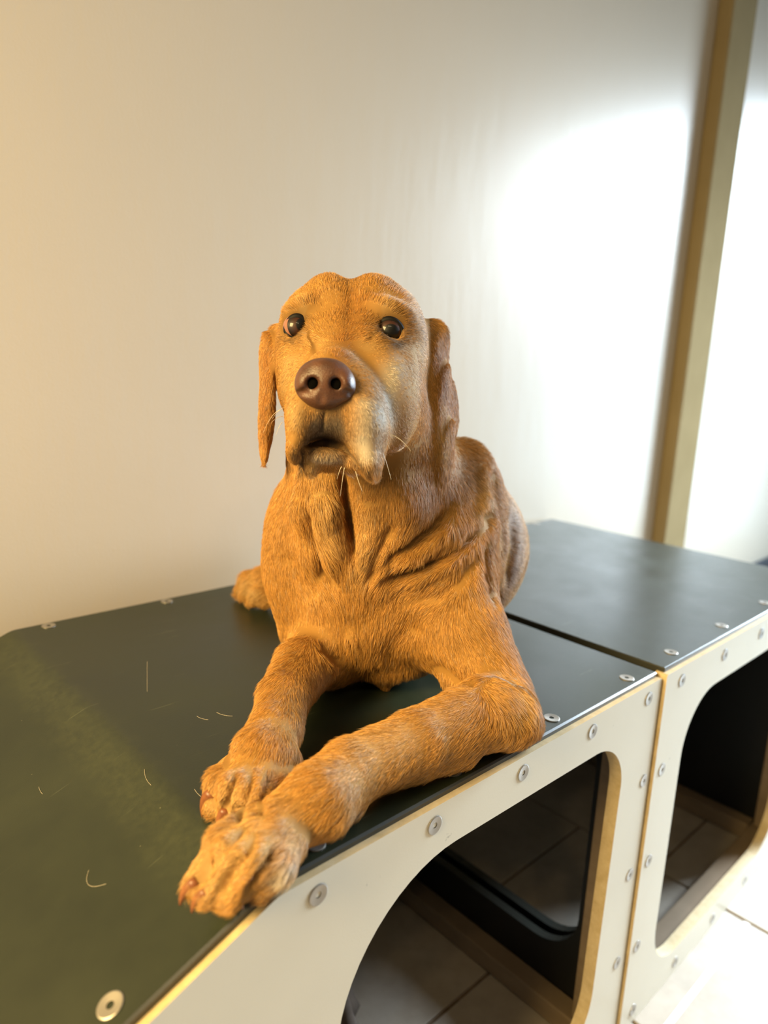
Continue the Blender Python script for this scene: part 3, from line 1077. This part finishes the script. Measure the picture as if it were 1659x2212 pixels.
for pts, w, am in (([(655, 963), (693, 947), (738, 961)], 11, 1.0), ([(652, 958), (692, 936), (742, 955)], 16, 0.6), ([(738, 962), (770, 992), (785, 1015)], 6, 0.8),
                   ([(655, 965), (652, 1000), (653, 1024)], 5, 0.9), ([(634, 968), (640, 990)], 13, 0.75), ([(788, 1016), (800, 1022)], 12, 0.95)):
    paint(pts, w, DARK * 1.4, am, HD)
paint([(664, 972), (700, 968), (738, 972)], 7, DARK * 2, 0.75, HD)
paint([(674, 830), (728, 832)], 16, DARK, 1.0, (0.5, 0.60))  # skin behind the nose holes darkened as shade inside them
paint([(640, 705)], 29, DARK, 1.0, HD)
paint([(844, 711)], 37, DARK, 1.0, HD)
paint([(640, 722), (628, 728)], 14, DARK, 0.6, HD)
paint([(660, 690), (668, 684)], 9, DARK, 0.3, HD)
paint([(814, 722), (806, 712)], 11, DARK, 0.6, HD)
paint([(845, 748), (870, 742)], 10, DARK, 0.6, HD)
# ears
EAR = (0.70, 0.82)
paint([(575, 730), (570, 850), (566, 980)], 24, DEEP, 0.85, EAR)
paint([(945, 730), (955, 800), (975, 900)], 22, DEEP, 0.8, EAR)
paint([(955, 900), (960, 1000)], 10, PALE, 0.8, EAR)
# throat and chest
paint([(690, 1040), (700, 1130), (720, 1200)], 26, PALE, 0.6)
paint([(800, 1080), (790, 1180), (770, 1260)], 22, PALE, 0.5)
paint([(1040, 1020), (1050, 1080), (1030, 1130)], 20, PALE, 0.7)
COOL_LIT_BACK = np.array([0.39, 0.24, 0.145])  # greyer back coat, with cool window light painted in
paint([(1090, 1060), (1100, 1160), (1090, 1280)], 60, COOL_LIT_BACK, 0.9, (0.84, 1.3))
paint([(1000, 980), (1030, 1060)], 40, COOL_LIT_BACK, 0.6)
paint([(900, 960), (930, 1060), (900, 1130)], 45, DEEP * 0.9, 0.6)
paint([(870, 1462), (900, 1455)], 24, PINK, 0.9, (0.78, 0.95))
paint([(1110, 1200), (1095, 1300)], 26, PINK, 0.45, (0.9, 1.2))
# forelegs and paws
paint([(1120, 1480), (1150, 1560)], 34, PALE * 0.95, 0.45)
paint([(1165, 1585)], 22, DEEP, 0.7)
paint([(900, 1600), (760, 1620)], 40, PALE, 0.4)
paint([(600, 1760), (470, 1860), (430, 1930)], 60, PALE, 0.75, (0.4, 0.62))
paint([(640, 1850), (610, 1910)], 26, GREY * 1.1, 0.9, (0.4, 0.62))
paint([(780, 1750)], 14, GREY * 1.1, 0.8, (0.4, 0.7))
paint([(540, 1680), (480, 1740), (560, 1740)], 50, PALE, 0.7, (0.5, 0.72))
paint([(700, 1480), (690, 1440)], 24, PINK, 0.4)
paint([(545, 1260), (525, 1285)], 40, PALE, 0.9, (1.0, 1.2))

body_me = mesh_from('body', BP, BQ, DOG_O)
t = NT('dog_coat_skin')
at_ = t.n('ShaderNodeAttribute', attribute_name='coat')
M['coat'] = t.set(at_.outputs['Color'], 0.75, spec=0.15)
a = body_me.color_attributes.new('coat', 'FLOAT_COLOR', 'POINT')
a.data.foreach_set('color', np.concatenate([colr * 0.55, np.ones((len(colr), 1))], 1).astype(np.float32).ravel())  # skin colour darkened for the shade fur casts on itself
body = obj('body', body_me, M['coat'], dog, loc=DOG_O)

# ---- nose pad
N_ = Sdf()
N_.ell(P(702, 826, 0.577), (0.0215, 0.0165, 0.018), 0.006)
N_.ell(P(701, 802, 0.580), (0.0185, 0.0095, 0.017), 0.008)
N_.ell(P(661, 832, 0.575), (0.0090, 0.0125, 0.013), 0.006)
N_.ell(P(744, 834, 0.575), (0.0090, 0.0125, 0.013), 0.006)
N_.ell(P(700, 862, 0.576), (0.0150, 0.0085, 0.012), 0.006)
N_.chain([(P(673, 822, 0.556), 0.0048), (P(674, 836, 0.557), 0.0046), (P(660, 848, 0.5625), 0.0030), (P(644, 849, 0.5705), 0.0022)], 0.003, op='sub')
N_.chain([(P(728, 823, 0.556), 0.0050), (P(727, 838, 0.557), 0.0048), (P(743, 850, 0.5625), 0.0032), (P(762, 851, 0.5705), 0.0024)], 0.003, op='sub')
for (q0, q1) in (((673, 829, 0.556), (676, 827, 0.5665)), ((729, 830, 0.556), (725, 828, 0.5665))):
    N_.cone(P(*q0), 0.0052, P(*q1), 0.0042, 0.003, op='sub')
N_.chain([(P(693, 838, 0.5575), 0.0009), (P(693, 862, 0.5625), 0.0012), (P(693, 890, 0.568), 0.0014)], 0.003, op='sub')
nc = P(702, 828, 0.575)
ng = [np.arange(nc[i] - 0.036, nc[i] + 0.036, 0.0009) for i in range(3)]
NP_, NQ = surface_nets(N_.field(*ng), *ng, smooth=2)
t = NT('nose_leather')
vor = t.n('ShaderNodeTexVoronoi')
vor.inputs['Scale'].default_value = 900
tc = t.n('ShaderNodeTexCoord')
t.l(tc.outputs['Object'], vor.inputs['Vector'])
t.bump(vor.outputs['Distance'], 0.35, 0.0006)
c = t.ramp(t.noise(70, 3), [(0.3, (0.062, 0.027, 0.016)), (0.7, (0.13, 0.052, 0.027))])
M['nose'] = t.set(c, 0.42, spec=0.5)
o = obj('nose', mesh_from('nose', NP_, NQ, nc), M['nose'], dog, loc=nc)
o['label'] = 'brown leathery nose pad with two open nostrils'

bm = bmesh.new()
for q, rr in (((675, 830, 0.5672), (0.0050, 0.0056, 0.0026)), ((726, 831, 0.5672), (0.0053, 0.0058, 0.0026))):
    m4 = Matrix.Translation(Vector(P(*q) - nc)) @ Matrix([list(CR * rr[0]) + [0], list(CU * rr[1]) + [0], list(CF * rr[2]) + [0], [0, 0, 0, 1]]).transposed()
    bmesh.ops.create_icosphere(bm, subdivisions=2, radius=1.0, matrix=m4)
o = obj('nostril_shade', bm, M['recess'], o, loc=nc, smooth=True)  # black plugs standing in for the shade deep in the nose holes

# ---- eyes and eyelids
def eye_material():
    t = NT('dog_eye')
    tc = t.n('ShaderNodeTexCoord')
    sep = t.n('ShaderNodeSeparateXYZ')
    t.l(tc.outputs['Object'], sep.inputs[0])
    mr = t.n('ShaderNodeMapRange')
    t.l(sep.outputs[2], mr.inputs[0])
    mr.inputs[1].default_value = 0.0
    mr.inputs[2].default_value = 0.0138
    c = t.ramp(mr.outputs[0], [(0.0, (0.33, 0.15, 0.10)), (0.34, (0.30, 0.13, 0.085)), (0.39, (0.004, 0.003, 0.002)), (0.60, (0.022, 0.008, 0.004)),
                              (0.82, (0.050, 0.016, 0.006)), (0.87, (0.002, 0.002, 0.002)), (1.0, (0.002, 0.002, 0.002))])
    return t.set(c, 0.5, spec=0.3, coat=0.5, coat_rough=0.015)


M['eye'] = eye_material()
t = NT('eyelid_skin')
M['lid'] = t.set((0.006, 0.005, 0.005), 0.6, spec=0.2)
GAZE = {0: (845, 719), 1: (657, 700)}
for i, ((ec, er), (rx, ry)) in enumerate(((EYE_R, (0.0116, 0.0117)), (EYE_L, (0.0097, 0.0112)))):
    bm = bmesh.new()
    bmesh.ops.create_uvsphere(bm, u_segments=40, v_segments=28, radius=er)
    o = obj('eye', bm, M['eye'], dog, loc=ec, smooth=True)
    front = P(*GAZE[i], (ec - CAM) @ CF - er)
    o.rotation_euler = Vector(front - ec).to_track_quat('Z', 'Y').to_euler()
    # the dark rim of the lids: a soft ring around the opening
    bm = bmesh.new()
    rc = toward(ec, er * 0.74)
    NSEG, NT_ = 48, 10
    rows = []
    for s in range(NSEG):
        th = 2 * math.pi * s / NSEG
        ca, sa = math.cos(th), math.sin(th)
        # almond corners pulled towards the nose and outwards
        k = 1.0 + 0.10 * (abs(ca) ** 6)
        cen = rc + CR * (rx * ca * k) + CU * (ry * sa) + CF * (0.0040 * ca * ca + 0.0012 * sa * sa)
        rad = (CR * ca + CU * sa)
        rad /= np.linalg.norm(rad)
        tw = 0.0027 + 0.0009 * max(0, sa)
        row = []
        for q in range(NT_):
            ph = 2 * math.pi * q / NT_
            row.append(bm.verts.new(cen - ec + rad * (tw * math.cos(ph)) - CF * (tw * 0.9 * math.sin(ph))))
        rows.append(row)
    for s in range(NSEG):
        for q in range(NT_):
            bm.faces.new((rows[s][q], rows[(s + 1) % NSEG][q], rows[(s + 1) % NSEG][(q + 1) % NT_], rows[s][(q + 1) % NT_]))
    bmesh.ops.recalc_face_normals(bm, faces=bm.faces[:])
    obj('eyelid', bm, M['lid'], dog, loc=ec, smooth=True)

# ---- claws
t = NT('claw_horn')
M['claw'] = t.set(t.ramp(t.noise(90, 3), [(0.3, (0.16, 0.050, 0.020)), (0.7, (0.30, 0.115, 0.045))]), 0.38, spec=0.5)


def claw(base, tip, r):
    base, tip = np.asarray(base), np.asarray(tip)
    ax = tip - base
    L = np.linalg.norm(ax)
    ax = ax / L
    side = np.cross(ax, (0, 0, 1))
    side /= np.linalg.norm(side)
    up = np.cross(side, ax)
    bm = bmesh.new()
    rows = []
    for i in range(8):
        f = i / 7
        cen = base - ax * 0.003 + ax * ((L + 0.004) * f) + up * (0.18 * L * (1 - (2 * f - 0.7) ** 2))
        rr = r * (1 - 0.72 * f ** 1.4)
        rows.append([bm.verts.new(cen - base + side * (rr * 0.8 * math.cos(2 * math.pi * k / 10)) + up * (rr * math.sin(2 * math.pi * k / 10))) for k in range(10)])
    for a, b in zip(rows[:-1], rows[1:]):
        for k in range(10):
            bm.faces.new((a[k], a[(k + 1) % 10], b[(k + 1) % 10], b[k]))
    bm.faces.new(rows[-1])
    bm.faces.new(rows[0][::-1])
    bmesh.ops.recalc_face_normals(bm, faces=bm.faces[:])
    obj('claw', bm, M['claw'], dog, loc=base, smooth=True)


for b, tp, r in ((Z(424, 1914, 0.016), Z(386, 1948, 0.004), 0.0044), (Z(446, 1936, 0.015), Z(412, 1964, 0.004), 0.0044),
                 (Z(536, 1902, 0.030), Z(518, 1952, 0.008), 0.0046), (Z(576, 1916, 0.012), Z(560, 1942, 0.004), 0.0038),
                 (Z(458, 1722, 0.022), Z(433, 1756, 0.004), 0.0046), (Z(490, 1758, 0.018), Z(470, 1792, 0.004), 0.0044),
                 (Z(542, 1770, 0.016), Z(534, 1800, 0.004), 0.0042), (Z(640, 1640, 0.032), Z(637, 1668, 0.018), 0.0040),
                 (Z(519, 1280, 0.014), Z(508, 1292, 0.004), 0.004), (Z(529, 1288, 0.014), Z(519, 1300, 0.004), 0.004)):
    claw(b, tp, r)

# ------------------------------------------------------------------ fur
def lattice_noise(X, scale, seed):
    """Smooth value noise in [-1, 1], three channels."""
    g = np.random.default_rng(seed).uniform(-1, 1, (4096, 3))
    q = X / scale
    i = np.floor(q).astype(np.int64)
    f = q - i
    f = f * f * (3 - 2 * f)
    out = np.zeros((len(X), 3))
    for a in (0, 1):
        for b in (0, 1):
            for c in (0, 1):
                h = ((i[:, 0] + a) * 73856093 ^ (i[:, 1] + b) * 19349663 ^ (i[:, 2] + c) * 83492791) & 4095
                w = (f[:, 0] if a else 1 - f[:, 0]) * (f[:, 1] if b else 1 - f[:, 1]) * (f[:, 2] if c else 1 - f[:, 2])
                out += g[h] * w[:, None]
    return out


# combing direction at every vertex of the body, blended from the parts it belongs to
flow = np.zeros_like(BP)
wsum = np.full(len(BP), 1e-9)
for q in S_.prims:
    if q['op'] != 'add' or q['flow'] is None:
        continue
    d = Sdf.dist(q, BP[:, 0], BP[:, 1], BP[:, 2])
    w = np.exp(-np.maximum(d, 0) / 0.011)
    fv = np.asarray(q['flow'], float) @ BASIS
    flow += w[:, None] * fv / np.linalg.norm(fv)
    wsum += w
flow /= wsum[:, None]
flow -= BN * (flow * BN).sum(1)[:, None]
flow /= np.maximum(np.linalg.norm(flow, axis=1), 0.15)[:, None]


def comb(pts, width, strength, drange=(0.4, 1.3)):
    """Comb the coat along a drawn line."""
    global flow
    w = (stroke_weight(pts, width, drange) * strength)[:, None]
    for a, b in zip(pts[:-1], pts[1:]):
        dv = (b[0] - a[0]) * CR - (b[1] - a[1]) * CU
        dv = dv / np.linalg.norm(dv)
        m = (stroke_weight([a, b], width, drange) * strength)[:, None]
        flow = flow * (1 - m) + dv * m


comb([(680, 1040), (690, 1130), (740, 1230)], 30, 0.8)
comb([(830, 1040), (825, 1130), (780, 1240)], 30, 0.8)
comb([(960, 1080), (880, 1180), (800, 1270)], 40, 0.8)
comb([(1040, 1130), (940, 1220), (850, 1280)], 35, 0.8)
comb([(620, 1150), (640, 1250), (720, 1300)], 40, 0.7)
comb([(1000, 1260), (900, 1320), (840, 1400)], 50, 0.7)
comb([(1000, 1330), (1080, 1440), (1140, 1540)], 50, 0.7)
comb([(1050, 1460), (1105, 1525), (1150, 1575)], 42, 0.85)
comb([(740, 760), (700, 740), (650, 760)], 25, 0.3, HD)

# hair length in metres, per vertex
hlen = np.full(len(BP), 0.0105)


def set_len(pts, width, val, drange=(0.4, 1.3), amt=1.0):
    global hlen
    w = np.clip(stroke_weight(pts, width, drange) * 1.6, 0, 1) * amt
    hlen = hlen * (1 - w) + val * w


uu, vv, dd = design_view(BP)
hd = (dd < 0.80) & (vv < 1010) & (uu > 540) & (uu < 1000)
hlen[hd] = 0.0075
hlen[hd & (dd < 0.66) & (vv > 740)] = 0.0050
set_len([(690, 1060), (740, 1250), (800, 1100)], 70, 0.014)
set_len([(880, 1220), (1030, 1130)], 50, 0.014)
set_len([(757, 1380), (832, 1470)], 24, 0.016)
set_len([(560, 1800), (430, 1940), (600, 1900)], 70, 0.0066, (0.4, 0.62))
set_len([(540, 1690), (470, 1760), (560, 1760)], 60, 0.0066, (0.5, 0.72))
set_len([(1000, 1600), (700, 1700)], 60, 0.0076, (0.5, 0.75))
set_len([(600, 1520), (580, 1620)], 50, 0.0076, (0.5, 0.85))
set_len([(800, 1030), (770, 1030)], 14, 0.009, HD)
for g in GROOVES_N:
    set_len(g, 9, 0.0045, (0.4, 0.62))
for g in GROOVES_F:
    set_len(g, 8, 0.0045, (0.5, 0.72))
# bare skin: eyes, lips, nose
bare = np.zeros(len(BP))
for pts, w, dr in (([(640, 705)], 20, HD), ([(844, 711)], 27, HD), ([(668, 950), (692, 945), (722, 950)], 9, HD), ([(702, 828)], 55, (0.5, 0.62)),
                   ([(788, 1016), (800, 1022)], 7, HD)):
    bare = np.maximum(bare, np.clip(stroke_weight(pts, w, dr) * 2.2 - 0.6, 0, 1))
for ec, er in (EYE_R, EYE_L):
    bare = np.maximum(bare, (np.linalg.norm(BP - ec, axis=1) < er + 0.0018).astype(float))
hlen *= (1 - bare)

fn, fa = face_normals(BP, BQ)
fc = BP[BQ].mean(1)
ray = fc - CAM
ray /= np.linalg.norm(ray, axis=1)[:, None]
facing = -(fn * ray).sum(1)
dens = np.where(facing > -0.25, 1.0, 0.22) * (fc[:, 2] > TOP + 0.004)
qd = (fc - CAM) @ CF
dens *= np.clip(0.70 / qd, 0.3, 1.5) ** 1.5
short = hlen[BQ].mean(1)
dens *= np.where(short < 0.008, 1.7, 1.0) * (short > 0.0012)
prob = fa * dens
NH = 420000
pick = np.sort(RNG.choice(len(BQ), NH, p=prob / prob.sum()))
s, r = RNG.random(NH), RNG.random(NH)
W4 = np.stack([(1 - s) * (1 - r), s * (1 - r), s * r, (1 - s) * r], 1)
qv = BQ[pick]


def lerp(A):
    return (A[qv] * W4[..., None]).sum(1) if A.ndim == 2 else (A[qv] * W4).sum(1)


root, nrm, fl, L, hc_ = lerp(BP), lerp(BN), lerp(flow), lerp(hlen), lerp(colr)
nrm /= np.linalg.norm(nrm, axis=1)[:, None]
n1, n2, n3 = lattice_noise(root, 0.0045, 1), lattice_noise(root, 0.016, 2), lattice_noise(root, 0.0020, 5)
fl -= nrm * (fl * nrm).sum(1)[:, None]
fl /= np.maximum(np.linalg.norm(fl, axis=1), 1e-3)[:, None]
fl = fl + (13.0 * L)[:, None].clip(0.05, 0.25) * n1 + 0.14 * n2 + 0.07 * RNG.normal(size=(NH, 3))
fl -= nrm * (fl * nrm).sum(1)[:, None]
fl /= np.maximum(np.linalg.norm(fl, axis=1), 1e-6)[:, None]
L = L * RNG.uniform(0.65, 1.2, NH) * (1 + 0.25 * n2[:, 0])
lift = np.clip(0.24 + 0.04 * n1[:, 1] + 0.05 * RNG.normal(size=NH), 0.14, 0.6)
NPT = 4
ts = np.linspace(0, 1, NPT)
pts = np.zeros((NH, NPT, 3), np.float32)
for k, tt in enumerate(ts):
    up = lift * tt * (1.0 - 0.45 * tt)
    pts[:, k] = root - nrm * 0.0006 + fl * (L * tt)[:, None] + nrm * (L * up)[:, None] + n3 * (0.10 * L * tt * tt)[:, None]
# keep tips off the platform
fz = np.where(pts[..., 0] > CREASE, TOP, TOP - (CREASE - pts[..., 0]) * SLOPE) + 0.0008
pts[..., 2] = np.maximum(pts[..., 2], fz)
rad = np.tile(np.array([1.0, 0.9, 0.65, 0.15], np.float32) * 0.00014, (NH, 1))
shade = (1 + np.where(L < 0.0095, 0.28, 0.20) * RNG.normal(size=NH) + 0.14 * n1[:, 2] + 0.07 * n2[:, 2]).clip(0.4, 1.7)
pale_ = RNG.random(NH) < 0.05
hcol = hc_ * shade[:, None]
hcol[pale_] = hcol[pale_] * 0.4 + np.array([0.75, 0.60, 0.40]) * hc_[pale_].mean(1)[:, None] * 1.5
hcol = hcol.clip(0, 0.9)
cv = bpy.data.hair_curves.new('fur')
cv.add_curves([NPT] * NH)
cv.attributes['position'].data.foreach_set('vector', (pts - DOG_O.astype(np.float32)).ravel())
ra = cv.attributes.get('radius') or cv.attributes.new('radius', 'FLOAT', 'POINT')
ra.data.foreach_set('value', rad.ravel())
ca = cv.attributes.new('coat', 'FLOAT_COLOR', 'CURVE')
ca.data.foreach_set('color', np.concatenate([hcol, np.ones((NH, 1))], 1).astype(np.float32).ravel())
t = NT('dog_fur')
at_ = t.n('ShaderNodeAttribute', attribute_name='coat')
M['fur'] = t.set(at_.outputs['Color'], 0.48, spec=0.35)
cv.materials.append(M['fur'])


def link_curves(name, data):
    o = bpy.data.objects.new(name, data)
    COL.objects.link(o)
    o.parent = dog
    return o


fur = link_curves('fur', cv)
fur['kind'] = 'stuff'

# whiskers
wh = []
for a, b, sag in (((838, 938, 0.600), (888, 975, 0.600), 8), ((862, 895, 0.64), (875, 920, 0.63), 3), ((822, 968, 0.600), (845, 1036, 0.60), 6), ((826, 960, 0.602), (831, 1005, 0.60), 2),
                  ((818, 985, 0.602), (823, 1030, 0.60), 3), ((606, 885, 0.625), (568, 935, 0.62), 10), ((612, 900, 0.62), (585, 915, 0.61), 5), ((610, 912, 0.62), (596, 940, 0.61), 4),
                  ((738, 1008, 0.60), (728, 1035, 0.60), 3), ((768, 1018, 0.60), (783, 1062, 0.60), -3), ((744, 1010, 0.60), (735, 1072, 0.60), 3), ((615, 880, 0.62), (588, 905, 0.61), 4),
                  ((814, 1000, 0.604), (818, 1022, 0.60), 2), ((828, 945, 0.602), (842, 970, 0.598), 3)):
    A, B = P(*a), P(*b)
    wh.append([A + (B - A) * t_ + CU * (0.0004 * sag * 4 * t_ * (1 - t_)) for t_ in np.linspace(0, 1, 6)])
cw = bpy.data.hair_curves.new('whiskers')
cw.add_curves([6] * len(wh))
cw.attributes['position'].data.foreach_set('vector', (np.array(wh) - DOG_O).astype(np.float32).ravel())
ra = cw.attributes.get('radius') or cw.attributes.new('radius', 'FLOAT', 'POINT')
ra.data.foreach_set('value', np.tile(np.linspace(0.00024, 0.00006, 6), len(wh)).astype(np.float32))
t = NT('whisker')
M['whisker'] = t.set((0.75, 0.66, 0.52), 0.35)
cw.materials.append(M['whisker'])
link_curves('whiskers', cw)
# a few shed hairs lying on the sheet
sh = []
for (u0, v0), (u1, v1), bend in (((425, 1548), (450, 1556), 3), ((468, 1540), (502, 1548), 4), ((420, 1706), (434, 1722), 1), ((188, 1806), (226, 1838), 14), ((80, 1640), (88, 1654), 1), ((318, 1430), (318, 1496), 0), ((312, 1660), (326, 1690), 3)):
    A, B = Z(u0, v0, 0.0), Z(u1, v1, 0.0)
    A[2] = B[2] = 0
    pr = np.cross(B - A, (0, 0, 1))
    pr /= np.linalg.norm(pr)
    row = []
    for t_ in np.linspace(0, 1, 6):
        p_ = A + (B - A) * t_ + pr * (0.0005 * bend * 4 * t_ * (1 - t_))
        p_[2] = (TOP if p_[0] > CREASE else TOP - (CREASE - p_[0]) * SLOPE) + 0.0007
        row.append(p_)
    sh.append(row)
SHED = ['short pale hair on the sheet, left one of the pair beside the far foreleg', 'short pale hair on the sheet, right one of the pair beside the far foreleg',
        'tiny pale hair just left of the far front paw claws', 'long curled pale hair on the ramp slope left of the near paw',
        'tiny pale hair near the left border on the scuffed bend', 'straight vertical pale hair or scratch midway between hind paw and scuffed bend',
        'curved pale hair on the sheet between the scuffed bend and the far paw']
for row in sh:
    cs = bpy.data.hair_curves.new('shed_hair')
    cs.add_curves([6])
    cs.attributes['position'].data.foreach_set('vector', (np.array(row) - row[0]).astype(np.float32).ravel())
    ra = cs.attributes.get('radius') or cs.attributes.new('radius', 'FLOAT', 'POINT')
    ra.data.foreach_set('value', np.full(6, 0.00009, np.float32))
    cs.materials.append(M['whisker'])
    o = bpy.data.objects.new('shed_hair', cs)
    COL.objects.link(o)
    o.location = row[0]
    o['label'] = SHED[len([x for x in bpy.data.objects if x.name.startswith('shed_hair')]) - 1]
    o['category'] = 'hair'
    o['group'] = 'shed hairs on the platform'
